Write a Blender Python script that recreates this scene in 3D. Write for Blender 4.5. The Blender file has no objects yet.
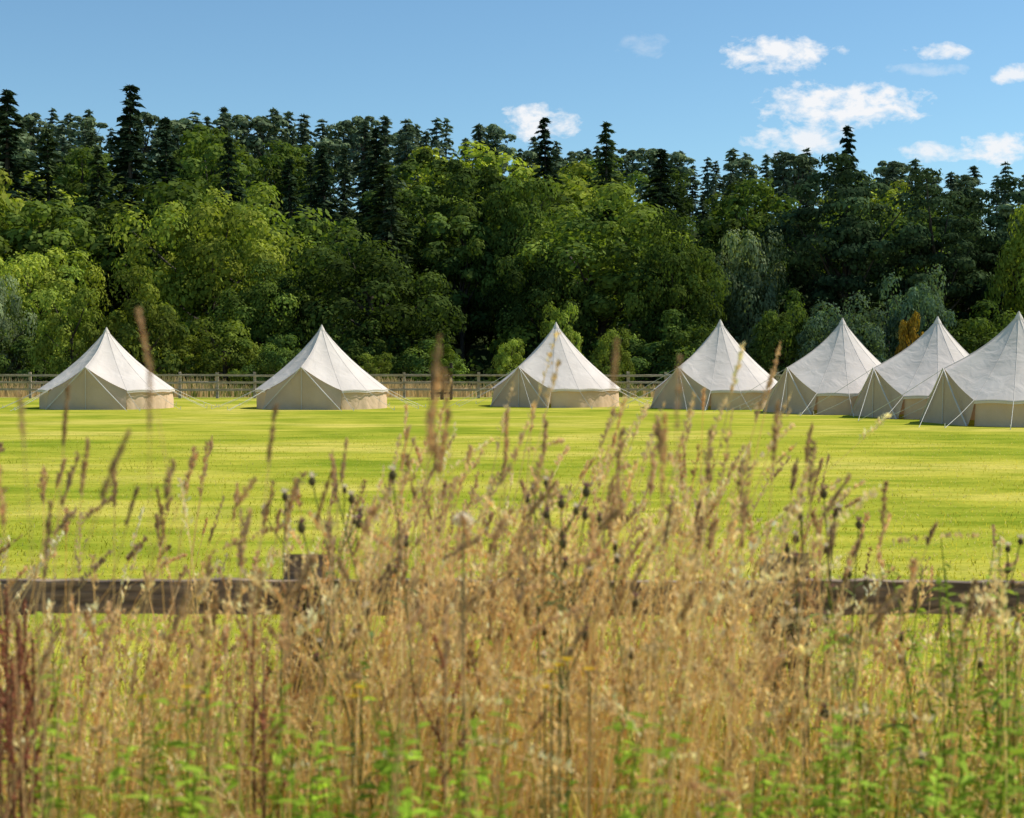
import bpy, math, numpy as np
from mathutils import Vector
R = np.random.default_rng(7)
sc = bpy.context.scene
F = 1422.2   # 50 mm on 36 mm, in px
CAMZ = 1.7
rad = math.radians
def at(px, d): return (px-512.0)/F*d
def zt(py, d): return CAMZ + (363.0-py)/F*d

# ------------------------------------------------------------------ mesh buffer
class Buf:
    def __init__(s): s.v=[];s.f=[];s.c=[];s.n=0
    def add(s, V, Fc, col, mat=0):
        V=np.asarray(V,dtype=np.float32).reshape(-1,3); Fc=np.asarray(Fc,dtype=np.int64)
        col=np.asarray(col,dtype=np.float32)
        if col.ndim==1: col=np.tile(col,(len(V),1))
        s.v.append(V); s.c.append(col); s.f.append((Fc+s.n,mat)); s.n+=len(V)
    def mesh(s,name,mats,smooth=False):
        V=np.concatenate(s.v); C=np.concatenate(s.c)
        loops=np.concatenate([f.ravel() for f,_ in s.f])
        tot=np.concatenate([np.full(len(f),f.shape[1]) for f,_ in s.f])
        mi=np.concatenate([np.full(len(f),m) for f,m in s.f])
        st=np.concatenate([[0],np.cumsum(tot)[:-1]])
        me=bpy.data.meshes.new(name)
        me.vertices.add(len(V)); me.vertices.foreach_set('co',V.ravel())
        me.loops.add(len(loops)); me.loops.foreach_set('vertex_index',loops.astype(np.int32))
        me.polygons.add(len(tot)); me.polygons.foreach_set('loop_start',st.astype(np.int32))
        me.polygons.foreach_set('loop_total',tot.astype(np.int32))
        for m in mats: me.materials.append(m)
        me.polygons.foreach_set('material_index',mi.astype(np.int32))
        me.polygons.foreach_set('use_smooth',np.full(len(tot),smooth))
        a=me.color_attributes.new('tint','FLOAT_COLOR','POINT')
        a.data.foreach_set('color',np.concatenate([C,np.ones((len(C),1),np.float32)],1).ravel())
        me.update(calc_edges=True)
        return me
def obj(name,me,loc=(0,0,0),rot=0,scale=(1,1,1),parent=None,coll=None):
    o=bpy.data.objects.new(name,me); o.location=loc; o.rotation_euler=(0,0,rot); o.scale=scale
    (coll or sc.collection).objects.link(o)
    if parent: o.parent=parent
    return o

def unit(v): return v/np.maximum(np.linalg.norm(v,axis=-1,keepdims=True),1e-9)
def rdir(n,r=R): return unit(r.normal(size=(n,3)))
def rhombi(b,c,d,s,col,mat=0,belly=0.0):
    n=len(c); m=c+d*belly
    V=np.stack([c-d,m+s,c+d,m-s],1).reshape(-1,3)
    b.add(V,np.arange(4*n).reshape(n,4),np.repeat(np.asarray(col),4,0) if np.ndim(col)==2 else col,mat)
def ribbons(b,P,W,S,col,mat=0):
    S_,K=P.shape[:2]
    off=S[:,None,:]*W[:,:,None]
    V=np.stack([P-off,P+off],2).reshape(-1,3)
    i=np.arange(S_)[:,None]*K*2+np.arange(K-1)[None,:]*2
    Fc=np.stack([i,i+1,i+3,i+2],-1).reshape(-1,4)
    c=np.repeat(col,K*2,0) if np.ndim(col)==2 else col
    b.add(V,Fc,c,mat)
def tubes(b,P,W,col,sides=3,mat=0):
    S_,K=P.shape[:2]; a=np.arange(sides)/sides*2*np.pi
    ring=np.stack([np.cos(a),np.sin(a),0*a],-1)
    V=(P[:,:,None,:]+W[:,:,None,None]*ring[None,None]).reshape(-1,3)
    i=(np.arange(S_)[:,None,None]*K+np.arange(K-1)[None,:,None])*sides
    j=np.arange(sides)[None,None,:]; j2=(j+1)%sides
    Fc=np.stack([i+j,i+j2,i+j2+sides,i+j+sides],-1).reshape(-1,4)
    b.add(V,Fc,np.repeat(col,K*sides,0) if np.ndim(col)==2 else col,mat)
def tube(b,pts,rads,col,sides=7,mat=0):
    pts=np.asarray(pts,float); K=len(pts); T=unit(np.gradient(pts,axis=0))
    ref=np.array([0.3,0.9,0.1]) if abs(T[0][2])>.7 else np.array([0,0,1.])
    A=unit(np.cross(T,ref)); B=np.cross(T,A)
    a=np.arange(sides)/sides*2*np.pi
    V=pts[:,None]+np.asarray(rads)[:,None,None]*(np.cos(a)[None,:,None]*A[:,None]+np.sin(a)[None,:,None]*B[:,None])
    i=np.arange(K-1)[:,None]*sides; j=np.arange(sides)[None]; j2=(j+1)%sides
    b.add(V.reshape(-1,3),np.stack([i+j,i+j2,i+j2+sides,i+j+sides],-1).reshape(-1,4),col,mat)
def box(b,c,h,col,mat=0,jit=0):
    V=np.array([[x,y,z] for x in(-1,1) for y in(-1,1) for z in(-1,1)],float)*np.array(h)+np.array(c)
    if jit: V=V+R.normal(size=V.shape)*jit
    b.add(V,[[0,1,3,2],[4,6,7,5],[0,4,5,1],[2,3,7,6],[0,2,6,4],[1,5,7,3]],col,mat)

# ------------------------------------------------------------------ materials
def newmat(name):
    m=bpy.data.materials.new(name); m.use_nodes=True; nt=m.node_tree; nt.nodes.clear()
    return m,nt,nt.nodes.new('ShaderNodeOutputMaterial')
def leafmat(name,trans=0.35,tgain=(1.5,1.6,0.7)):
    m,nt,o=newmat(name); N=nt.nodes.new; L=nt.links.new
    at_=N('ShaderNodeAttribute'); at_.attribute_name='tint'
    oi=N('ShaderNodeObjectInfo')
    mr=N('ShaderNodeMapRange'); mr.inputs[3].default_value=0.70; mr.inputs[4].default_value=1.22
    L(oi.outputs['Random'],mr.inputs[0])
    mx=N('ShaderNodeVectorMath'); mx.operation='SCALE'; L(at_.outputs['Color'],mx.inputs[0])
    if name in('tree_leaves','conifer_needles'): L(mr.outputs[0],mx.inputs['Scale'])
    else: mx.inputs['Scale'].default_value=1.0
    df=N('ShaderNodeBsdfDiffuse'); L(mx.outputs[0],df.inputs[0])
    tv=N('ShaderNodeVectorMath'); tv.operation='MULTIPLY'; L(mx.outputs[0],tv.inputs[0]); tv.inputs[1].default_value=tgain
    tr=N('ShaderNodeBsdfTranslucent'); L(tv.outputs[0],tr.inputs[0])
    m1=N('ShaderNodeMixShader'); m1.inputs[0].default_value=trans; L(df.outputs[0],m1.inputs[1]); L(tr.outputs[0],m1.inputs[2])
    L(m1.outputs[0],o.inputs[0]); return m
def woodmat(name,c1,c2,scale=(3,3,30)):
    m,nt,o=newmat(name); N=nt.nodes.new; L=nt.links.new
    tc=N('ShaderNodeNewGeometry'); mp=N('ShaderNodeMapping'); mp.inputs['Scale'].default_value=scale; L(tc.outputs['Position'],mp.inputs[0])
    no=N('ShaderNodeTexNoise'); no.inputs['Scale'].default_value=1.6; no.inputs['Detail'].default_value=5; L(mp.outputs[0],no.inputs[0])
    cr=N('ShaderNodeValToRGB'); cr.color_ramp.elements[0].position=.35; cr.color_ramp.elements[1].position=.7
    cr.color_ramp.elements[0].color=(*c1,1); cr.color_ramp.elements[1].color=(*c2,1); L(no.outputs[0],cr.inputs[0])
    p=N('ShaderNodeBsdfPrincipled'); p.inputs['Roughness'].default_value=.85; L(cr.outputs[0],p.inputs[0])
    bp=N('ShaderNodeBump'); bp.inputs['Strength'].default_value=.6; bp.inputs['Distance'].default_value=.01; L(no.outputs[0],bp.inputs['Height']); L(bp.outputs[0],p.inputs['Normal'])
    L(p.outputs[0],o.inputs[0]); return m
def canvasmat(name,c,trans):
    m,nt,o=newmat(name); N=nt.nodes.new; L=nt.links.new
    tc=N('ShaderNodeTexCoord'); no=N('ShaderNodeTexNoise'); no.inputs['Scale'].default_value=1.3; no.inputs['Detail'].default_value=6; L(tc.outputs['Object'],no.inputs[0])
    cr=N('ShaderNodeValToRGB'); cr.color_ramp.elements[0].position=.3; cr.color_ramp.elements[1].position=.7
    cr.color_ramp.elements[0].color=(c[0]*.86,c[1]*.85,c[2]*.84,1); cr.color_ramp.elements[1].color=(*c,1); L(no.outputs[0],cr.inputs[0])
    df=N('ShaderNodeBsdfDiffuse'); tr=N('ShaderNodeBsdfTranslucent'); L(cr.outputs[0],df.inputs[0]); L(cr.outputs[0],tr.inputs[0])
    n2=N('ShaderNodeTexNoise'); n2.inputs['Scale'].default_value=2.0; n2.inputs['Detail'].default_value=3; n2.inputs['Distortion'].default_value=.8; L(tc.outputs['Object'],n2.inputs[0])
    bp=N('ShaderNodeBump'); bp.inputs['Strength'].default_value=.4; bp.inputs['Distance'].default_value=.10; L(n2.outputs[0],bp.inputs['Height'])
    L(bp.outputs[0],df.inputs['Normal'])
    mx=N('ShaderNodeMixShader'); mx.inputs[0].default_value=trans; L(df.outputs[0],mx.inputs[1]); L(tr.outputs[0],mx.inputs[2]); L(mx.outputs[0],o.inputs[0]); return m
def plain(name,c,rough=.7):
    m,nt,o=newmat(name); p=nt.nodes.new('ShaderNodeBsdfPrincipled'); p.inputs[0].default_value=(*c,1); p.inputs['Roughness'].default_value=rough
    no=nt.nodes.new('ShaderNodeTexNoise'); no.inputs['Scale'].default_value=12
    hs=nt.nodes.new('ShaderNodeMixRGB'); hs.blend_type='MULTIPLY'; hs.inputs[0].default_value=.3; hs.inputs[1].default_value=(*c,1)
    nt.links.new(no.outputs[0],hs.inputs[2]); nt.links.new(hs.outputs[0],p.inputs[0])
    nt.links.new(p.outputs[0],o.inputs[0]); return m
M_leaf=leafmat('tree_leaves',.30,(1.4,1.5,.5)); M_need=leafmat('conifer_needles',.15,(1.2,1.3,.8))
M_bark=woodmat('bark',(.03,.022,.016),(.10,.075,.05),(3,3,.8))
M_grass=leafmat('dry_grass',.45,(1.25,1.12,.85)); M_green=leafmat('green_blades',.45,(1.35,1.3,.7))
M_lawn=leafmat('lawn_blades',.5,(1.3,1.25,.8))
M_wood=woodmat('weathered_wood',(.12,.08,.05),(.40,.28,.175),(5,5,40))
M_fwood=woodmat('field_fence_wood',(.26,.2,.145),(.50,.40,.3),(2,2,10))
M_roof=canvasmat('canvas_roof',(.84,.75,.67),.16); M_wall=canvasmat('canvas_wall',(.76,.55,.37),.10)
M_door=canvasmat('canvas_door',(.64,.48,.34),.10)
M_seam=plain('canvas_seam',(.70,.63,.56)); M_rope=plain('guy_rope',(.8,.76,.68)); M_dark=plain('pole_cap',(.06,.05,.05))

# ------------------------------------------------------------------ ground
def hill(x,y):
    t=np.clip((y-92)/150.,0,1); t=t*t*(3-2*t)
    return t*(25-0.055*x)
xs=np.concatenate([np.linspace(-900,-160,8),np.linspace(-140,140,57),np.linspace(160,900,8)])
ys=np.concatenate([np.linspace(-60,80,29),np.linspace(84,280,50),np.linspace(320,1500,10)])
X,Y=np.meshgrid(xs,ys); Z=hill(X,Y)
g=Buf(); nx=len(xs); ny=len(ys)
i=np.arange(ny-1)[:,None]*nx+np.arange(nx-1)[None]
g.add(np.stack([X,Y,Z],-1),np.stack([i,i+1,i+nx+1,i+nx],-1).reshape(-1,4),(.2,.25,.03))
m,nt,o=newmat('lawn_ground'); N=nt.nodes.new; L=nt.links.new
ge=N('ShaderNodeNewGeometry')
def noise(sc_,s,det=5,rough=.55):
    mp=N('ShaderNodeMapping'); mp.inputs['Scale'].default_value=sc_; L(ge.outputs['Position'],mp.inputs[0])
    n=N('ShaderNodeTexNoise'); n.inputs['Scale'].default_value=s; n.inputs['Detail'].default_value=det; n.inputs['Roughness'].default_value=rough; L(mp.outputs[0],n.inputs[0]); return n
def ramp(src,els):
    cr=N('ShaderNodeValToRGB'); e=cr.color_ramp.elements
    e[0].position,e[0].color=els[0][0],(*els[0][1],1); e[1].position,e[1].color=els[-1][0],(*els[-1][1],1)
    for p,c in els[1:-1]:
        k=e.new(p); k.color=(*c,1)
    L(src,cr.inputs[0]); return cr
nb=noise((.14,.24,1),1.0,4,.6)
c1=ramp(nb.outputs[0],[(.36,(.28,.325,.03)),(.5,(.43,.415,.05)),(.63,(.57,.495,.10))])
nf=noise((5,9,6),3.0,4,.7)
c2=ramp(nf.outputs[0],[(.3,(.60,.64,.54)),(.55,(1,1,1)),(.75,(1.25,1.2,1.15))])
mu=N('ShaderNodeMixRGB'); mu.blend_type='MULTIPLY'; mu.inputs[0].default_value=.9; L(c1.outputs[0],mu.inputs[1]); L(c2.outputs[0],mu.inputs[2])
nm=noise((.5,1.3,1),1.1,5,.7)
c3=ramp(nm.outputs[0],[(.36,(.56,.68,.46)),(.58,(1.1,1.06,1.1))])
mu2=N('ShaderNodeMixRGB'); mu2.blend_type='MULTIPLY'; mu2.inputs[0].default_value=.9; L(mu.outputs[0],mu2.inputs[1]); L(c3.outputs[0],mu2.inputs[2])
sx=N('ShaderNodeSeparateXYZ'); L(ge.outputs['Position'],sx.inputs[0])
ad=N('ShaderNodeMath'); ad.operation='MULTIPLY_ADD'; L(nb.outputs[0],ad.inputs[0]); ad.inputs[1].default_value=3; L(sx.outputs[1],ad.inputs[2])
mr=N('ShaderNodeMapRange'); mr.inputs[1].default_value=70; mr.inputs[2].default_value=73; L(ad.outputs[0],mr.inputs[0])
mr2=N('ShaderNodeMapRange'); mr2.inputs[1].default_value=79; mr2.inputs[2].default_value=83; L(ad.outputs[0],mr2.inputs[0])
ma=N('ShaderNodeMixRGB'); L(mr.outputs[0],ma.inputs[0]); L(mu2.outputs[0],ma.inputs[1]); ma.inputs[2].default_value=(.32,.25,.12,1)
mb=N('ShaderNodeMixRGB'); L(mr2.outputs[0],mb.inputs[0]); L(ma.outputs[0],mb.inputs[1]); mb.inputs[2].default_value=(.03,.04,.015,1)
mr3=N('ShaderNodeMapRange'); mr3.inputs[1].default_value=6.6; mr3.inputs[2].default_value=5.4; L(ad.outputs[0],mr3.inputs[0])
mc=N('ShaderNodeMixRGB'); L(mr3.outputs[0],mc.inputs[0]); L(mb.outputs[0],mc.inputs[1]); mc.inputs[2].default_value=(.36,.32,.10,1)
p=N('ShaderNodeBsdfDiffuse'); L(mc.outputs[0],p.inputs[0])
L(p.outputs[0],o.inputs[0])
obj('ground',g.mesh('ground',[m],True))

# lawn blades, thinning out with distance
b=Buf(); n=70000; y=4.5*np.exp(R.random(n)**1.1*math.log(34/4.5)); x=R.uniform(-.55,.55,n)*y
pt=np.sin(x*1.1+2*np.sin(y*.5))*np.sin(y*.9+1.5*np.sin(x*.6+1))+.5*np.sin(x*3.1+y*1.3)*np.sin(y*2.3-x)
P0=np.stack([x,y,0*x],1); h=R.uniform(.015,.045,n)*(1-.3*pt); l=R.normal(size=(n,2))*.02; K=3; t=np.linspace(0,1,K)
P=np.repeat(P0[:,None],K,1); P[:,:,0]+=l[:,:1]*t**2; P[:,:,1]+=l[:,1:]*t**2; P[:,:,2]+=h[:,None]*t
a=R.uniform(0,np.pi,n); S=np.stack([np.cos(a),np.sin(a),0*a],1)
W=R.uniform(.003,.006,n)[:,None]*np.array([1,.8,.1])
v=(R.uniform(.8,1.15,n)*(1+.12*pt))[:,None]; col=(np.array([.51,.465,.06])+np.array([.07,.03,.02])*pt[:,None])*v; dry=R.random(n)<.2+.12*pt; col[dry]=np.array([.64,.54,.23])*v[dry]
ribbons(b,P,W,S,col); obj('lawn_grass',b.mesh('lawn_grass',[M_lawn]))

# ------------------------------------------------------------------ trees
def broadleaf(seed,H,Rr,z0=.18,ncl=60,nleaf=260,leaf=.17,base=(.07,.10,.025),alt=(.12,.15,.03),flat=.8,shape=1.0,trunk=True,mat=None,csz=1.0):
    r=np.random.default_rng(seed); b=Buf()
    cz=H*(z0+(1-z0)*.47); vz=H*(1-z0)*.5
    k=np.arange(ncl)+.5; ph=np.arccos(1-2*k/ncl); th=np.pi*(1+5**.5)*k+r.uniform(0,6)
    D=np.stack([np.cos(th)*np.sin(ph),np.sin(th)*np.sin(ph),np.cos(ph)],1)
    lob=1+.2*np.sin(D[:,0]*3.1+seed)*np.cos(D[:,1]*2.7+seed*2)+.16*np.sin(D[:,2]*4+seed*3)
    rf=np.where(r.random(ncl)<.22,r.uniform(.25,.6,ncl),r.uniform(.62,.98,ncl))*lob
    C=D*rf[:,None]*np.array([Rr,Rr,vz]); C[:,:2]*=(1-(shape-1)*D[:,2:3])
    C[:,2]+=cz; C+=r.normal(size=C.shape)*Rr*.05
    rc=Rr*r.uniform(.14,.32,ncl)*(80/ncl)**.33*csz
    ids=np.repeat(np.arange(ncl),nleaf); n=len(ids)
    d=unit(r.normal(size=(n,3))+unit(C-np.array([0,0,cz*.8]))[ids]*.5+np.array([0,0,.3]))
    rr=rc[ids]*r.uniform(.5,1.0,n)**.5*r.uniform(.8,1.2,n)
    P=C[ids]+d*rr[:,None]*np.array([1,1,flat]); P[:,2]=np.maximum(P[:,2],.1)
    nrm=unit(d*1.4+rdir(n,r)*.65+np.array([0,0,.2])); A=unit(np.cross(nrm,rdir(n,r))); B=np.cross(nrm,A)
    sz=leaf*r.uniform(.6,1.3,n)
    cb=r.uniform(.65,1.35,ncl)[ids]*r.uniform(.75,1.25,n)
    mixf=np.clip(r.random(ncl)[ids]*.75+r.random(n)*.4-.26+.35*C[ids,2]/H,0,1)[:,None]  # random mix, plus sunlit crown tops painted in as lighter leaf colour
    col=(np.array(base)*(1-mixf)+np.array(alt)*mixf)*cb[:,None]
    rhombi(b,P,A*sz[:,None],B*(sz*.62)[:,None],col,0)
    if trunk:
        tr=Rr*.055+.06; kk=6; t=np.linspace(0,1,kk)
        tp=np.stack([np.sin(t*3+seed)*.15*t,np.cos(t*2+seed)*.15*t,t*H*.68],1)
        tube(b,tp,tr*(1-.75*t),(.1,.08,.06),8,1)
        for q in np.argsort(-rc)[:16]:
            zb=min(H*.6,max(H*z0*.7,C[q,2]*.6)); s0=np.array([0,0,zb]); mid=(s0+C[q])/2+np.array([0,0,-.05*Rr])
            tube(b,[s0,mid,C[q]],[tr*.42,tr*.26,tr*.08],(.1,.08,.06),5,1)
    return b.mesh('broadleaf',[mat or M_leaf,M_bark])
def spruce(seed,H,Rr,base=(.03,.052,.03),alt=(.06,.09,.04),lay=36,big=1.0,den=1.0,pw=.8):
    r=np.random.default_rng(seed); b=Buf(); c=[];d=[];s=[];cl=[]
    for li in range(lay):
        f=.05+.95*(li/lay)**.95; z=f*H; rad_=Rr*(1-f)**pw*r.uniform(.6,1.15)+.12
        nb_=r.integers(5,8)
        for q in range(nb_):
            a=r.uniform(0,2*np.pi); u=np.array([np.cos(a),np.sin(a),0]); w=np.array([-u[1],u[0],0]); Lb=rad_*r.uniform(.5,1.25)
            m_=int((8+20*Lb/Rr)*den); t=r.uniform(.12,1,m_); sd=r.choice([-1,1],m_)
            p=u*(Lb*t)[:,None]+np.array([0,0,1])*(z+Lb*(.22*t-.5*t**2)+r.normal(size=m_)*.07)[:,None]
            p+=w*(sd*r.uniform(0,.2,m_)*Lb*(1.1-t))[:,None]
            dd=unit(u*.7+w*(sd*.6)[:,None]+np.array([0,0,-.35])+r.normal(size=(m_,3))*.25)
            ss=unit(np.cross(dd,r.normal(size=(m_,3))+np.array([0,0,2.])))
            L_=r.uniform(.18,.4,m_)*(.5+.6*Rr/3.5)*big; c.append(p);d.append(dd*L_[:,None]);s.append(ss*(L_*.38)[:,None])
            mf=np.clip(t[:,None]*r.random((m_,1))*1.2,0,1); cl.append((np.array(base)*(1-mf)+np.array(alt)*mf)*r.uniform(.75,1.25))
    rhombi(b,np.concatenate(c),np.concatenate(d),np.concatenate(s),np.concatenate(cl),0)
    tube(b,[[0,0,0],[0.05,0,H*.5],[0,0,H*.99]],[Rr*.07,Rr*.045,.02],(.1,.08,.06),7,1)
    return b.mesh('spruce',[M_need,M_bark])

O1,O2,O3=((.042,.078,.021),(.17,.22,.042)),((.046,.082,.022),(.21,.26,.047)),((.034,.06,.019),(.12,.165,.037))
L1,L2=((.10,.155,.028),(.34,.37,.058)),((.09,.145,.028),(.29,.33,.052))
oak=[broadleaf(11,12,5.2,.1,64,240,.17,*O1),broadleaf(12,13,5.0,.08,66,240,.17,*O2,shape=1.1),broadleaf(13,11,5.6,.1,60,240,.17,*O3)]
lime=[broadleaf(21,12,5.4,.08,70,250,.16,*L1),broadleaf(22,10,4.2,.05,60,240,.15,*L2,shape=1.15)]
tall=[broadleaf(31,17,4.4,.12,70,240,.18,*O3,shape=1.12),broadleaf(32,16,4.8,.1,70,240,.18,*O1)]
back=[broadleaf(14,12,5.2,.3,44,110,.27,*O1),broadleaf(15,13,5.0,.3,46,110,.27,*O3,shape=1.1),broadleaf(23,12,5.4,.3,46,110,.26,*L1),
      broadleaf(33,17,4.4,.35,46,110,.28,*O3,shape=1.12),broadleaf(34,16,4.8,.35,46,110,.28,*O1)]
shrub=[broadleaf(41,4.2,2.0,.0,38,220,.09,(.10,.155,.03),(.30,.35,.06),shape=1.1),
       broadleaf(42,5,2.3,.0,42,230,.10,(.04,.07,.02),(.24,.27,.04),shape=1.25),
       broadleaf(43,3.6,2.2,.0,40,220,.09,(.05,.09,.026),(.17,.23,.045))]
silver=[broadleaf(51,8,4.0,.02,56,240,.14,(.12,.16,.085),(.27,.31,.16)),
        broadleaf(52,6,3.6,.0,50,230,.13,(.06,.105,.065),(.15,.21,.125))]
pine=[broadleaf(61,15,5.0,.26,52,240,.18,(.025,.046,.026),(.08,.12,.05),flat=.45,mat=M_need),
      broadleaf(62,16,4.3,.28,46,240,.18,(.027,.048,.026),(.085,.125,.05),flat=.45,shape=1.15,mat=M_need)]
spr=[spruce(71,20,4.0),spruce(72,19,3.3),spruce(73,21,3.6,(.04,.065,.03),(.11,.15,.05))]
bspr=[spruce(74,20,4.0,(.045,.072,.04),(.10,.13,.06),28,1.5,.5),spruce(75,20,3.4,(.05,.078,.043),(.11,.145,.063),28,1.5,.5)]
farspr=[spruce(81,17,3.4,(.10,.14,.095),(.175,.22,.13),22,1.8,.45,.6),spruce(82,16,2.8,(.105,.145,.10),(.185,.23,.14),22,1.8,.45,.55),  # paler foliage colours paint in the distance haze
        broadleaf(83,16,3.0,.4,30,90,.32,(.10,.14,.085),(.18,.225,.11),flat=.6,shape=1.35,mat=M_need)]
HT={}
def bounds(me):
    if me.name not in HT:
        v=np.empty(len(me.vertices)*3,np.float32); me.vertices.foreach_get('co',v); v=v.reshape(-1,3)
        HT[me.name]=(np.percentile(v[:,2],99.8),np.percentile(np.abs(v[:,0]),98.5))
    return HT[me.name]
def plant(name,me,px,top,w,d,coll=None,dz=0):
    x=at(px,d); gz=float(hill(x,d)); H=zt(top,d)-gz; h0,w0=bounds(me)
    sw=w*.5/F*d/w0
    return obj(name,me,(x,d,gz-.05),R.uniform(0,6.28),(sw,sw,H/h0),coll=coll)
named=[
 ('maple_tree',silver[0],-8,275,60,82),('maple_tree',lime[0],45,248,130,92),('hawthorn_bush',shrub[0],72,288,70,80),
 ('laurel_bush',shrub[1],143,268,88,79),('lime_tree',lime[0],212,192,170,92),('oak_tree',oak[0],268,262,100,87),
 ('hawthorn_bush',shrub[0],226,318,80,80),('oak_tree',oak[2],372,230,160,88),('oak_tree',tall[0],468,152,120,108),
 ('oak_tree',oak[1],600,188,200,94),('oak_tree',tall[1],515,180,100,102),('oak_tree',oak[0],675,215,100,90),
 ('willow_tree',silver[0],748,232,84,95),('oak_tree',oak[2],545,240,100,92),
 ('scots_pine_tree',pine[0],845,155,140,97),('scots_pine_tree',pine[1],935,172,110,95),('scots_pine_tree',pine[0],1000,180,120,99),
 ('willow_tree',silver[1],918,268,80,84),('willow_tree',silver[1],842,295,90,80),('hawthorn_bush',shrub[2],785,290,80,82),
 ('laurel_bush',shrub[2],985,300,110,83),('hawthorn_bush',shrub[0],560,303,44,79),('hawthorn_bush',shrub[0],612,328,48,76),
 ('hawthorn_bush',shrub[0],510,338,42,76),('hawthorn_bush',shrub[2],285,335,70,77),
 ('laurel_bush',shrub[2],690,310,90,86),('laurel_bush',shrub[2],350,320,90,84),('laurel_bush',shrub[2],20,320,90,83),
 ('hawthorn_bush',shrub[0],375,352,40,76),('laurel_bush',shrub[1],185,335,60,82),('laurel_bush',shrub[2],430,340,90,84),
 ('oak_tree',lime[1],1040,190,100,90),('laurel_bush',shrub[2],640,325,110,87),
 ('norway_spruce_tree',spr[0],10,92,100,112),('norway_spruce_tree',spr[1],132,88,84,116),('norway_spruce_tree',spr[2],100,150,70,108),
 ('norway_spruce_tree',spr[1],168,120,66,120),('norway_spruce_tree',spr[0],230,138,64,112),('norway_spruce_tree',spr[2],385,165,96,104),
 ('norway_spruce_tree',spr[1],377,130,60,125),('norway_spruce_tree',spr[0],290,160,60,116),('norway_spruce_tree',spr[1],545,120,60,135),
 ('norway_spruce_tree',spr[2],606,124,70,125),('norway_spruce_tree',spr[1],845,128,56,125),('norway_spruce_tree',spr[0],660,150,70,130),
 ('norway_spruce_tree',spr[2],50,130,80,118),('norway_spruce_tree',spr[1],325,150,60,118),
]
for a in named: plant(*a)
ob=broadleaf(44,2,1.0,.0,25,200,.07,(.18,.12,.02),(.30,.18,.03)); plant('copper_bush',ob,912,312,30,77)
wood=bpy.data.collections.new('woodland_trees')
def skyline(px): return np.interp(px,[-100,0,50,200,250,350,450,520,620,700,750,870,940,1024,1150],[100,105,112,108,104,116,116,132,142,152,146,156,162,160,165])
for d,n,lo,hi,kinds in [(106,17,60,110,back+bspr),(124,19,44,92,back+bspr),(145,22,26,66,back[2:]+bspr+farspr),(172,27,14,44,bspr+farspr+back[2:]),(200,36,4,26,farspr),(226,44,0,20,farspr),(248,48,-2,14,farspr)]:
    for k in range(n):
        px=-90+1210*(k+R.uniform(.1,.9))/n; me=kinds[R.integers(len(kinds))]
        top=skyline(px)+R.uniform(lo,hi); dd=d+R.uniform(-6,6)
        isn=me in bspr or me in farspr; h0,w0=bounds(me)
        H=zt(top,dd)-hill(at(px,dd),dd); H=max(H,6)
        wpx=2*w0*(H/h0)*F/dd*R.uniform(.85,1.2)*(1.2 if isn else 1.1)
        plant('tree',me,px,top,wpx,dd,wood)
e=obj('distant_woodland',None); e.instance_type='COLLECTION'; e.instance_collection=wood

# understory
b=Buf(); n=14000; x=R.uniform(-50,50,n); y=R.uniform(84,100,n); z=R.random(n)**1.3*(1.6+1.1*np.sin(x*.5)*np.cos(x*.23+y))
P=np.stack([x,y,np.abs(z)],1); A=rdir(n); B=unit(np.cross(A,rdir(n))); s=R.uniform(.12,.3,n)[:,None]
rhombi(b,P,A*s,B*s*.6,np.array([.04,.06,.02])*R.uniform(.6,1.8,n)[:,None]); obj('undergrowth',b.mesh('undergrowth',[M_leaf]))
# rough golden strip
b=Buf(); n=18000; x=R.uniform(-40,40,n); y=R.uniform(70.5,79,n); h=R.uniform(.3,.95,n)*(.95+.3*np.sin(x*.6)); K=3; t=np.linspace(0,1,K)
P=np.stack([x,y,0*x],1)[:,None].repeat(K,1); P[:,:,0]+=R.normal(size=(n,1))*.12*t**2; P[:,:,2]+=h[:,None]*t
a=R.uniform(-.5,.5,n); col=np.where((R.random(n)+.3*np.sin(x*.35)<.75)[:,None],np.array([.66,.52,.28]),np.array([.22,.28,.07]))*R.uniform(.6,1.2,n)[:,None]
ribbons(b,P,np.array([[.03,.025,.004]]).repeat(n,0),np.stack([np.cos(a),np.sin(a),0*a],1),col); obj('rough_grass_verge',b.mesh('verge',[M_grass]))

# ------------------------------------------------------------------ far fence
b=Buf(); x=-34.
while x<34:
    box(b,(x,68.5+R.uniform(-.02,.02),.62),(.065,.05,.64),(.1,.1,.1),0,.008); x+=1.8
for z in (.42,.76,1.1):
    x=-34
    while x<34: box(b,(x+.9,68.43,z+R.uniform(-.015,.015)),(.895,.02,.05),(.1,.1,.1),0,.006); x+=1.8
obj('field_fence',b.mesh('field_fence',[M_fwood]))
b=Buf(); gx=at(442,66)
for sx_ in (-.42,.42):
    for sy_ in(-.42,.42): box(b,(gx+sx_,66+sy_,.85),(.05,.05,.85),(.1,.1,.1))
for z in (.3,.9,1.5):
    for s_ in(-.48,.48):
        box(b,(gx,66+s_,z),(.47,.015,.045),(.1,.1,.1)); box(b,(gx+s_,66,z+.002),(.015,.45,.045),(.1,.1,.1))
G=obj('tree_guard',b.mesh('tree_guard',[M_bark]))
sap=broadleaf(45,2.6,.6,.3,24,140,.06,(.06,.1,.02),(.18,.23,.03)); obj('sapling_tree',sap,(gx,66,0),0,(1,1,1.1))

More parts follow.
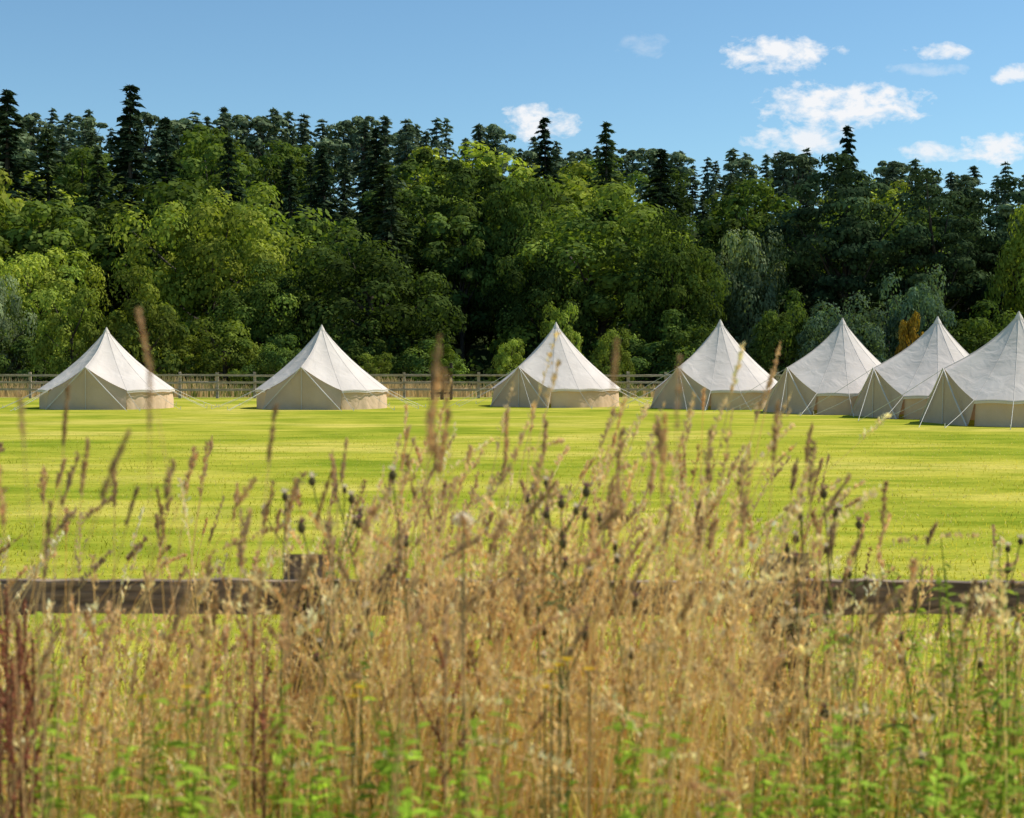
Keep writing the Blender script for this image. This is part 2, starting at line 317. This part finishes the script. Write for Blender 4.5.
# ------------------------------------------------------------------ tents
def tent(px,d,Rt,H,door):
    x0=at(px,d); root=obj('bell_tent',None,(x0,d,0))
    th0=rad(-90-door)
    ez=.70; half=rad(36); NP=12; SUB=8
    r=np.random.default_rng(int(px))
    apex=np.array([0,0,H]); Dp=np.array([2.2*np.cos(th0),2.2*np.sin(th0),1.55])
    angs=th0+half+np.linspace(0,2*np.pi-2*half,NP*SUB+1); E=[];sag=[]
    for k,a in enumerate(angs):
        f=(k%SUB)/SUB; sc_=math.sin(math.pi*f); rr=Rt*(1-.008*sc_)
        E.append([rr*math.cos(a),rr*math.sin(a),ez+.03*sc_]); sag.append(sc_)
    E=np.array(E); sag=np.array(sag)
    nD=8; e0=E[-1]; e1=E[0]; tt=np.linspace(0,1,nD+1)[1:-1,None]
    left=e0*(1-tt)+Dp*tt; left[:,2]-=.05*np.sin(np.pi*tt[:,0]); right=Dp*(1-tt)+e1*tt; right[:,2]-=.05*np.sin(np.pi*tt[:,0])
    ring=np.concatenate([E,left,[Dp],right]); sg=np.concatenate([sag,np.sin(np.pi*tt[:,0])*1.0,[0],np.sin(np.pi*tt[:,0])*1.0])
    n=len(ring); K=15; t=np.linspace(.02,1,K)
    Q=apex+(ring[:,None]-apex)*t[None,:,None]
    Q[:,:,2]-=(.19*np.sin(np.pi*t**.8)[None] + .025*sg[:,None]*np.sin(np.pi*t*.85)[None])
    b=Buf(); ii=np.arange(n)[:,None]*K+np.arange(K-1)[None]; jj=((np.arange(n)+1)%n)[:,None]*K+np.arange(K-1)[None]
    b.add(Q,np.stack([ii,jj,jj+1,ii+1],-1).reshape(-1,4),(1,1,1)); obj('roof',b.mesh('roof',[M_roof],True),parent=root)
    b=Buf(); V1=E*np.array([1.004,1.004,1]); V2=E*np.array([1.004,1.004,1]); V2[:,2]-=.10; m_=len(E)
    V=np.stack([V1,V2],1).reshape(-1,3); q=np.arange(m_-1)*2
    b.add(V,np.stack([q,q+1,q+3,q+2],-1),(1,1,1)); obj('valance',b.mesh('valance',[M_roof]),parent=root)
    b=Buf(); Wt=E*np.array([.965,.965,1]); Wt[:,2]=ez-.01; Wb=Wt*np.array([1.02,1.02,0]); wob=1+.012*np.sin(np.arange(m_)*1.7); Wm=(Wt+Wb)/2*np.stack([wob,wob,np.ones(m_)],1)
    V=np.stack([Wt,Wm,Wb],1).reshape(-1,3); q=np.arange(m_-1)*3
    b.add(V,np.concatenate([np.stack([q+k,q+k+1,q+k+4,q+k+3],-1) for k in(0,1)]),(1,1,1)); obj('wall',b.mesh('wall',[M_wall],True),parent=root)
    G0=np.array([2.66*math.cos(th0-rad(34)),2.66*math.sin(th0-rad(34)),0]); G1=np.array([2.66*math.cos(th0+rad(34)),2.66*math.sin(th0+rad(34)),0])
    b=Buf(); top=np.concatenate([[e0],left,[Dp],right,[e1]]); top=top*np.array([.985,.985,1])-np.array([0,0,.02]); mm=len(top)
    bot=G0+(G1-G0)*np.linspace(0,1,mm)[:,None]; KK=6; tv=np.linspace(0,1,KK)
    Q2=top[:,None]*(1-tv)[None,:,None]+bot[:,None]*tv[None,:,None]; hd=np.array([math.cos(th0),math.sin(th0),0])
    Q2=Q2+hd*(.02*np.sin(np.arange(mm)*1.9)[:,None,None]*np.sin(np.pi*tv)[None,:,None])
    ii=np.arange(mm-1)[:,None]*KK+np.arange(KK-1)[None]
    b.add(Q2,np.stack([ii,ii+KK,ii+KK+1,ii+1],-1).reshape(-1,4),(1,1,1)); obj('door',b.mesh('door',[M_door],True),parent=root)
    b=Buf(); Bm=(G0+G1)/2
    tube(b,[Dp+hd*.02-[0,0,.05],Bm+hd*.03],[.014,.014],(1,1,1),4)
    for G_ in(G0,G1):
        tube(b,[Dp+hd*.03,(Dp+G_)/2+hd*.05,G_+hd*.03],[.022]*3,(1,1,1),5)
    for k in list(range(0,NP*SUB+1,SUB)):
        tube(b,Q[k,::2],[.008]*len(Q[k,::2]),(1,1,1),4)
    tube(b,Q[len(E)+nD-1,::2],[.012]*len(Q[0,::2]),(1,1,1),4)
    tube(b,np.concatenate([E,[E[-1]]])*np.array([1.005,1.005,1])-np.array([0,0,.03]),[.010]*(m_+1),(1,1,1),4)
    obj('seams',b.mesh('seams',[M_seam]),parent=root)
    b=Buf()
    for k in range(0,NP*SUB+1,SUB):
        a=angs[k]; p1=np.array([math.cos(a),math.sin(a),0])*(Rt+1.45+r.uniform(-.1,.2)); p1[2]=0
        mid=(E[k]+p1)/2-np.array([0,0,.03]); tube(b,[E[k],mid,p1],[.007]*3,(1,1,1),4); tube(b,[p1+[0,0,.12],p1-[0,0,.05]],[.014,.008],(1,1,1),4)
    for s_ in(-.5,.5):
        a=th0+s_; p1=np.array([math.cos(a),math.sin(a),0])*(Rt+1.9); tube(b,[Dp,(Dp+p1)/2-[0,0,.03],p1],[.007]*3,(1,1,1),4)
    obj('guy_ropes',b.mesh('guy_ropes',[M_rope]),parent=root)
    b=Buf(); tube(b,[apex-[0,0,.16],apex-[0,0,.06],apex+[0,0,.0],apex+[0,0,.07]],[.13,.085,.05,.02],(1,1,1),10); obj('peak_cap',b.mesh('peak_cap',[M_roof]),parent=root)
    b=Buf(); tube(b,[[0,0,0],[0,0,H+.1]],[.022,.016],(1,1,1),8); obj('centre_pole',b.mesh('centre_pole',[M_dark]),parent=root)
for a in [(107,54,2.5,2.98,4),(322,54,2.5,3.08,12),(556,56.5,2.55,3.25,42),(720,54,2.5,3.28,52),(842,49,2.5,3.18,68),(937,45,2.45,3.1,76),(1018,40,2.5,3.08,82)]: tent(*a)

# ------------------------------------------------------------------ near fence
def plank(b,x0,x1,yc,zc,hy,hz,seed):
    r=np.random.default_rng(seed); K=20; xs_=np.linspace(x0,x1,K)
    dz=np.sin(np.linspace(0,3,K)+r.uniform(0,6))*.004; top=hz+r.normal(size=K)*.002; bt=hz+r.normal(size=K)*.002
    V=[]
    for k in range(K):
        for (sy,sz) in((-1,-1),(-1,-.1),(-1,1),(1,1),(1,-1)):
            V.append([xs_[k],yc+sy*hy+r.normal()*.001,zc+dz[k]+(top[k] if sz>0 else bt[k])*sz])
    i=np.arange(K-1)[:,None]*5; j=np.arange(5)[None]; j2=(j+1)%5
    b.add(np.array(V),np.stack([i+j,i+j2,i+j2+5,i+j+5],-1).reshape(-1,4),(.1,.1,.1))
    b.add(np.array(V)[:5],[[0,4,3,2],],(.1,.1,.1)); b.add(np.array(V)[-5:],[[0,2,3,4]],(.1,.1,.1))
root=obj('post_and_rail_fence',None)
px_=[-3.3,-1.94,-.58,.78,2.14,3.5]
for k,x in enumerate(px_):
    b=Buf(); hh=.578+R.uniform(-.012,.012); q=9; zz=np.linspace(0,2*hh,q); V=[]
    for z in zz:
        for sx_,sy_ in((-1,-1),(1,-1),(1,1),(-1,1)): V.append([x+sx_*.063+R.normal()*.002,4.06+sy_*.055+R.normal()*.002,z])
    V[-4:]=[[v[0],v[1],v[2]+(.012 if i_<2 else -.012)] for i_,v in enumerate(V[-4:])]
    i=np.arange(q-1)[:,None]*4; j=np.arange(4)[None]; j2=(j+1)%4
    b.add(np.array(V),np.concatenate([np.stack([i+j,i+j2,i+j2+4,i+j+4],-1).reshape(-1,4),[[4*q-4,4*q-3,4*q-2,4*q-1]]]),(.1,.1,.1))
    obj('post_%d'%(k+1),b.mesh('post',[M_wood]),parent=root)
n_=0
for zc in (1.043,.48):
    for k in range(5):
        b=Buf(); plank(b,px_[k]+.004,px_[k+1]-.004,3.978,zc+R.uniform(-.005,.005),.02,.047,100+n_); n_+=1
        obj('rail_%d'%n_,b.mesh('rail',[M_wood]),parent=root)

# ------------------------------------------------------------------ meadow foreground
def stalks(b,n,xr,yr,hfun,headcol,stemcol,leanS=.1,headL=(.09,.2),spk=46,open_=.02,thick=.0013,pos=None,mat=0,sps=1.0):
    if pos is None:
        y=R.uniform(*yr,n); x=R.uniform(*xr,n)*y; h=hfun(x,y)
    else: x,y,h=pos; n=len(x)
    K=8; la=R.uniform(0,2*np.pi,n); lm=np.abs(R.normal(size=n))*leanS
    t=np.linspace(0,1,K)
    lx=np.cos(la)*lm+leanS*.35; ly=np.sin(la)*lm*.6
    x=x-lx*h*.5
    def path(tt):
        c=tt**2.4
        return np.stack([x[:,None]+(lx*h)[:,None]*c,y[:,None]+(ly*h)[:,None]*c,h[:,None]*(tt-(lm*.35)[:,None]*(tt**5))],-1)
    T=np.tile(t,(n,1)); P=path(T); W=thick*(1.25-.75*T)
    v=R.uniform(.75,1.12,n)[:,None]; tubes(b,P,W,np.clip(np.array(stemcol)*v,0,.93),3,mat)
    HL=R.uniform(*headL,n); m_=spk
    s=R.random((n,m_)); tt=1-(HL/h)[:,None]*s; C=path(tt)
    env=np.sin(np.pi*np.clip(s*.9+.08,0,1))**.7; ofs=rdir(n*m_).reshape(n,m_,3)*np.array([1,1,.5])
    op=(open_*R.uniform(.3,1.6,n))[:,None]*env*R.uniform(.2,1,(n,m_))
    C=C+ofs*op[:,:,None]; dd=unit(np.array([0,0,1.])+ofs*.7+R.normal(size=(n,m_,3))*.2).reshape(-1,3)
    ss=unit(np.cross(dd,rdir(n*m_))); L_=R.uniform(.0035,.0075,n*m_)[:,None]*sps
    hc=np.repeat(np.array(headcol)*R.uniform(.65,1.25,n)[:,None]+R.uniform(-.03,.03,n)[:,None]*np.array([1,.3,-.5]),m_,0)*R.uniform(.75,1.25,n*m_)[:,None]
    rhombi(b,C.reshape(-1,3),dd*L_,ss*L_*.4,np.clip(hc,.02,.93),mat)
def hf(x,y):
    u=x/y
    bump=.13*np.exp(-((u+.02)/.15)**2)+.07*np.exp(-((u-.14)/.05)**2)-.05*np.clip(u-.2,0,1)*5-.04*np.exp(-((u+.27)/.09)**2)
    return np.clip(.93+.13*(4.0-y)+bump+R.normal(size=len(x))*.17,.35,1.62)
b=Buf()
U_=(-.52,.52)
stalks(b,950,U_,(2.5,4.6),hf,(.86,.64,.33),(.93,.77,.42),.24,spk=32,sps=1.55,thick=.0026)
stalks(b,300,U_,(2.5,4.6),hf,(.52,.34,.17),(.82,.62,.31),.16,(.05,.12),34,.008,.0022,sps=1.35)
stalks(b,480,U_,(2.5,4.3),lambda x,y:hf(x,y)+.08,(.93,.77,.46),(.93,.80,.46),.38,(.12,.24),38,.018,.0021,sps=1.45)
stalks(b,430,(-.14,.19),(2.7,3.9),lambda x,y:hf(x,y)+.24,(.86,.66,.37),(.93,.79,.45),.36,(.08,.2),44,.012,.0019,sps=1.3)
stalks(b,260,U_,(2.5,3.9),lambda x,y:hf(x,y)+.23,(.64,.45,.25),(.90,.72,.38),.28,(.06,.15),44,.008,.0018,sps=1.3)
stalks(b,90,(-.42,.3),(2.1,3.2),lambda x,y:R.uniform(1.35,1.62,len(x)),(.56,.38,.22),(.84,.66,.36),.2,(.05,.12),50,.007,.0016,sps=1.25)
tal=[(400,350,1.6),(470,360,1.7),(672,380,2.0),(237,360,1.9),
(20,420,2),(45,380,2.1),(60,430,2.3),(12,370,1.6),(130,430,2.2),(320,420,2.5),(275,440,2.4),(90,450,2.4),(500,400,2.4),(530,420,2.6),(440,410,2.3),(420,390,2.2),(600,420,2.5),(640,440,2.6),(700,410,2.4),(740,430,2.6),(760,400,2.2),(690,440,3),(560,440,3),(770,450,2.8),(875,480,2.6),(820,510,3),(180,460,2.7),(30,500,2.2),(345,430,2.8),(480,430,2.6),(655,400,1.9),(735,470,2.4),(1000,520,2.4),(960,560,2.5)]
x=np.array([at(a,d) for a,_,d in tal]); y=np.array([d for *_,d in tal]); h=np.array([zt(p_,d) for _,p_,d in tal])
stalks(b,0,0,0,0,(.52,.35,.20),(.74,.56,.32),.10,(.06,.12),80,.006,.0016,pos=(x,y,h),sps=1.1)
tal=[(205,252,1.5),(158,320,1.5),(395,310,1.45),(465,330,1.5),(590,330,1.5),(664,355,1.6),(45,365,1.5)]
x=np.array([at(a,d) for a,_,d in tal]); y=np.array([d for *_,d in tal]); h=np.array([zt(p_,d) for _,p_,d in tal])
stalks(b,0,0,0,0,(.50,.34,.21),(.70,.53,.3),.06,(.05,.09),60,.004,.0011,pos=(x,y,h),sps=.8)
obj('meadow_seed_grass',b.mesh('meadow_seed_grass',[M_grass]))

# blades
b=Buf(); n=7500; y=R.uniform(2.4,4.8,n); x=R.uniform(-.55,.55,n)*y; u=x/y
h=np.clip(R.normal(.76,.18,n)+.10*(4.0-y)-.08*np.exp(-((u+.28)/.1)**2),.15,1.2)
K=6; t=np.linspace(0,1,K); la=R.uniform(0,2*np.pi,n); lm=np.abs(R.normal(size=n))*.5
P=np.stack([x,y,0*x],1)[:,None].repeat(K,1); P[:,:,0]+=(np.cos(la)*lm*h)[:,None]*t**2; P[:,:,1]+=(np.sin(la)*lm*h)[:,None]*t**2; P[:,:,2]+=h[:,None]*(t-lm[:,None]*.4*t**3)
a=la+np.pi/2+R.normal(size=n)*.5; S=np.stack([np.cos(a),np.sin(a),0*a],1); W=R.uniform(.002,.0060,n)[:,None]*(1-t**2*.95)
patch=.5+.5*np.sin(x*2.3+1.2)*np.cos(y*2.1+x); gr=(R.random(n)<.15+.42*patch+.2*(np.abs(u)>.2))[:,None]
col=np.where(gr,np.array([.46,.52,.07]),np.array([.92,.73,.36]))*R.uniform(.65,1.08,n)[:,None]
ribbons(b,P,W,S,np.clip(col,0,.93)); obj('meadow_grass_blades',b.mesh('meadow_grass_blades',[M_green]))

# leafy weeds
def weed(b,x,y,H,nl,L0,w0,col,lean=.1,mat=0):
    K=7; t=np.linspace(0,1,K); lx,ly=R.normal(size=2)*lean
    pf=lambda tt: np.stack([x+lx*H*tt**2,y+ly*H*tt**2,H*tt],-1)
    tubes(b,pf(t)[None],(.0035*(1.1-.8*t))[None],np.array(col)*.8,5,mat)
    tl=np.sort(R.uniform(.4,1.0,nl)); B=pf(tl); a=np.arange(nl)*2.4+R.normal(size=nl)*.3; up=R.uniform(.1,.7,nl)
    D=unit(np.stack([np.cos(a),np.sin(a),up],1)); Lf=L0*(1.15-.75*tl)*R.uniform(.7,1.2,nl)*1.3; kk=6; s=np.linspace(0,1,kk)
    P=B[:,None]+D[:,None]*(Lf[:,None]*s)[:,:,None]; P[:,:,2]-=(Lf[:,None]*.45*s**2)
    S=unit(np.cross(D,[0,0,1.])); W=w0*(Lf/L0)[:,None]*np.sin(np.pi*np.clip(s,.03,.985)**.75)[None]
    ribbons(b,P,W,S+R.normal(size=S.shape)*.25,np.array(col)*R.uniform(.7,1.3,nl)[:,None],mat)
b=Buf()
def weeds(n,pxr,yr,pyr,col,nl=40,L0=.07,w0=.010):
    for _ in range(n):
        y=R.uniform(*yr); weed(b,at(R.uniform(*pxr),y),y,zt(R.uniform(*pyr),y),nl+R.integers(-6,8),L0,w0,np.array(col)*R.uniform(.75,1.25),.10)
weeds(18,(850,1040),(2.4,3.2),(510,660),(.28,.38,.06),48,.06,.008)
weeds(32,(800,1060),(2.1,2.9),(630,790),(.31,.43,.06))
weeds(28,(280,540),(1.9,2.6),(680,800),(.33,.48,.05),42,.062,.010)
weeds(18,(540,830),(2.0,2.7),(710,810),(.31,.43,.05))
weeds(30,(-30,300),(2.0,2.8),(650,810),(.30,.41,.05))
weeds(26,(-30,1050),(2.7,4.0),(605,700),(.29,.39,.05))
obj('willowherb_plant',b.mesh('willowherb_plant',[M_green]))

def thistle(b,x,y,H,nb_=5,pale=False):
    K=7; t=np.linspace(0,1,K); lx,ly=R.normal(size=2)*.07; stem=(.20,.22,.09)
    x=x-lx*H
    pf=lambda tt: np.array([x+lx*H*tt**2,y+ly*H*tt**2,H*tt])
    tube(b,[pf(q) for q in t],.0026*(1.2-.7*t),stem,5)
    heads=[pf(1.0)]
    for k in range(nb_):
        q=R.uniform(.72,.96); p0=pf(q); a=R.uniform(0,6.28); l=R.uniform(.03,.11); p2=p0+np.array([np.cos(a)*l*.6,np.sin(a)*l*.6,l])
        tube(b,[p0,(p0+p2)/2+[0,0,-.008],p2],[.0013]*3,stem,4); heads.append(p2)
    for hp in heads:
        s=R.uniform(.005,.0085); th=np.linspace(0,np.pi,6); rr=np.sin(th)*s; zz=-np.cos(th)*s*1.25
        tube(b,[hp+[0,0,z_] for z_ in zz],np.maximum(rr,.0006),(.18,.15,.08),8)
        n=36; d=unit(R.normal(size=(n,3))*np.array([.55,.55,.2])+[0,0,1])
        c=np.array([.8,.75,.66]) if (pale or R.random()<.4) else np.array([.33,.2,.2])
        ss=unit(np.cross(d,rdir(n))); Ls=s*R.uniform(.6,1.2,n)[:,None]
        rhombi(b,hp+np.array([0,0,s*1.0])+d*Ls,d*Ls,ss*.0010,c*R.uniform(.7,1.15,n)[:,None])
        n=30; d=rdir(n); ss=unit(np.cross(d,rdir(n))); rhombi(b,hp+d*s*1.1,d*s*.4,ss*.0008,np.tile(np.array([.2,.17,.1]),(n,1)))
    nl=14; tl=R.uniform(.2,.9,nl); kk=6; s=np.linspace(0,1,kk)
    B=np.array([pf(q) for q in tl]); a=R.uniform(0,6.28,nl); D=unit(np.stack([np.cos(a),np.sin(a),R.uniform(.2,.8,nl)],1)); Lf=R.uniform(.05,.11,nl)
    P=B[:,None]+D[:,None]*(Lf[:,None]*s)[:,:,None]; P[:,:,2]-=Lf[:,None]*.5*s**2
    ribbons(b,P,.008*np.abs(np.sin(np.pi*s*.95+.1))[None]*np.array([1,.6,1,.6,1,.4])*np.ones((nl,1)),unit(np.cross(D,[0,0,1.])),np.array([.18,.25,.09])*R.uniform(.7,1.2,nl)[:,None])
b=Buf()
for px,py,d in [(318,478,3.0),(332,492,2.9),(312,520,2.8),(345,505,3.0),(398,470,2.9),(545,480,3.0),(560,500,2.9),(580,505,3.0),(535,495,2.8),(805,545,3.0),(822,505,3.1),(838,500,3.0),(846,520,3.1),(795,560,2.9),(1005,548,3.0),(870,530,3.0),(925,655,2.5),(870,585,2.8),(280,500,3.0),(600,520,2.9)]:
    thistle(b,at(px,d),d,zt(py,d),R.integers(2,6))
hp=(at(463,2.4),2.4,zt(520,2.4)); tube(b,[[hp[0],hp[1],0],list(hp)],[.003,.0015],(.3,.26,.15),5)
n=500; d=rdir(n); ss=unit(np.cross(d,rdir(n))); rhombi(b,np.array(hp)+d*.013*R.random((n,1))**.4*np.array([1.2,1,.8]),d*.007,ss*.0008,np.tile(np.array([.85,.8,.72]),(n,1)))
obj('thistle_plant',b.mesh('thistle_plant',[M_grass]))

# docks: rusty seed spikes with short side branches
b=Buf()
for px,py,d in [(-10,600,2.4),(4,588,2.5),(16,625,2.4),(30,640,2.6),(8,660,2.3),(-4,690,2.2),(262,655,2.4),(445,600,2.4),(252,600,2.6),(22,600,2.7)]:
    xx=at(px,d); H=zt(py,d); dens=1.2 if px<40 else .6
    tube(b,[[xx,d,0],[xx,d,H]],[.004,.002],(.3,.17,.1),5)
    for q in range(7):
        a=q*2.4; z0=H-.05-.045*q; Lq=.03+.012*q; dirv=np.array([math.cos(a)*.45,math.sin(a)*.45,.9]); p0=np.array([xx,d,z0-.03]) if q else np.array([xx,d,H-.10])
        p1=p0+dirv*Lq*1.6 if q else np.array([xx,d,H]); tube(b,[p0,p1],[.0015,.001],(.24,.12,.07),4)
        n=int(75*dens); s=R.random(n)[:,None]; P=p0*(1-s)+p1*s+rdir(n)*(.006*R.random((n,1))); dd=rdir(n); ss=unit(np.cross(dd,rdir(n))); L_=R.uniform(.0025,.0045,n)[:,None]
        rhombi(b,P,dd*L_,ss*L_*.8,np.array([.40,.16,.10])*R.uniform(.5,1.4,n)[:,None])
obj('dock_plant',b.mesh('dock_plant',[M_grass]))
b=Buf()
for px,py,d in [(560,668,2.3),(568,662,2.3),(552,675,2.35),(360,690,2.3),(185,690,2.4),(205,700,2.4),(140,700,2.4),(545,690,2.3),(352,700,2.3),(590,672,2.4)]:
    H=zt(py,d); xx=at(px,d); tube(b,[[xx,d,0],[xx,d,H]],[.002,.0015],(.12,.16,.05),4)
    a=np.arange(10)/10*6.283; D=np.stack([np.cos(a),np.sin(a)*.8,.3+0*a],1); D=unit(D); S=unit(np.cross(D,[0,0,1.]))
    rhombi(b,np.array([xx,d,H])+D*.007,D*.007,S*.0025,np.tile(np.array([.75,.5,.03]),(10,1)))
obj('ragwort_plant',b.mesh('ragwort_plant',[M_green]))

# ------------------------------------------------------------------ light, sky
EL,AZ=rad(51),rad(72)
sd=Vector((math.sin(AZ)*math.cos(EL),math.cos(AZ)*math.cos(EL),math.sin(EL)))
l=bpy.data.lights.new('sun','SUN'); l.energy=5.0; l.angle=rad(.53); l.color=(1,.95,.85)
lo=obj('sun',l); lo.rotation_euler=sd.to_track_quat('Z','Y').to_euler(); lo.location=(0,0,50)
w=bpy.data.worlds.new('World'); sc.world=w; w.use_nodes=True; nt=w.node_tree; nt.nodes.clear(); N=nt.nodes.new; L=nt.links.new
out=N('ShaderNodeOutputWorld'); bg=N('ShaderNodeBackground'); bg.inputs[1].default_value=.12
sky=N('ShaderNodeTexSky'); sky.sky_type='NISHITA'; sky.sun_disc=False; sky.sun_elevation=EL; sky.sun_rotation=AZ; sky.air_density=1.0; sky.dust_density=.1; sky.ozone_density=1.0
tin=N('ShaderNodeMixRGB'); tin.blend_type='MULTIPLY'; tin.inputs[0].default_value=1; tin.inputs[2].default_value=(.76,1.0,1.08,1); L(sky.outputs[0],tin.inputs[1])
tc=N('ShaderNodeTexCoord'); sp=N('ShaderNodeSeparateXYZ'); L(tc.outputs['Generated'],sp.inputs[0])
def mth(op,a,b_=None,c_=None,clamp=False):
    m=N('ShaderNodeMath'); m.operation=op; m.use_clamp=clamp
    for i_,v in enumerate((a,b_,c_)):
        if v is None: continue
        if isinstance(v,(int,float)): m.inputs[i_].default_value=v
        else: L(v,m.inputs[i_])
    return m.outputs[0]
yc=mth('MAXIMUM',sp.outputs[1],.05); U=mth('DIVIDE',sp.outputs[0],yc); V=mth('DIVIDE',sp.outputs[2],yc)
cb=N('ShaderNodeCombineXYZ'); L(U,cb.inputs[0]); L(mth('MULTIPLY',V,1.6),cb.inputs[1])
nz=N('ShaderNodeTexNoise'); nz.inputs['Scale'].default_value=55; nz.inputs['Detail'].default_value=6; nz.inputs['Roughness'].default_value=.62; nz.inputs['Distortion'].default_value=.2; L(cb.outputs[0],nz.inputs[0])
tot=None
for px,py,a,b_,wt in [(775,57,62,20,1),(842,108,84,26,1),(540,124,38,20,1),(798,141,54,17,.9),(938,54,34,10,.85),(1014,76,26,12,.9),(930,153,36,11,.85),(1000,150,46,18,.95),(642,48,30,12,.22),(925,72,40,8,.3)]:
    u0=(px-512)/F; v0=(363-py)/F
    qx=mth('DIVIDE',mth('SUBTRACT',U,u0),a/F); qx=mth('MULTIPLY',qx,qx); qy=mth('DIVIDE',mth('SUBTRACT',V,v0),b_/F); qy=mth('MULTIPLY',qy,qy)
    q=mth('SUBTRACT',1.0,mth('ADD',qx,qy)); q=mth('ADD',mth('MAXIMUM',q,-1.5),mth('MULTIPLY',mth('SUBTRACT',nz.outputs[0],.52),3.8))
    q=mth('MULTIPLY',mth('MULTIPLY',q,1.05,clamp=True),wt); tot=q if tot is None else mth('MAXIMUM',tot,q)
front=mth('GREATER_THAN',sp.outputs[1],.1)
tot=mth('MULTIPLY',tot,front)
mx=N('ShaderNodeMixRGB'); L(tot,mx.inputs[0]); L(tin.outputs[0],mx.inputs[1]); mx.inputs[2].default_value=(7.6,7.75,8.0,1)
L(mx.outputs[0],bg.inputs[0]); L(bg.outputs[0],out.inputs[0])

# ------------------------------------------------------------------ camera
cam=bpy.data.cameras.new('camera'); cam.lens=50; cam.sensor_width=36; cam.clip_end=4000; cam.clip_start=.05
cam.dof.use_dof=True; cam.dof.focus_distance=20; cam.dof.aperture_fstop=6
co=obj('camera',cam,(0,0,CAMZ)); co.rotation_euler=(math.pi/2-math.atan(46/F),0,0); sc.camera=co
sc.view_settings.view_transform='Standard'; sc.view_settings.look='None'; sc.view_settings.exposure=0
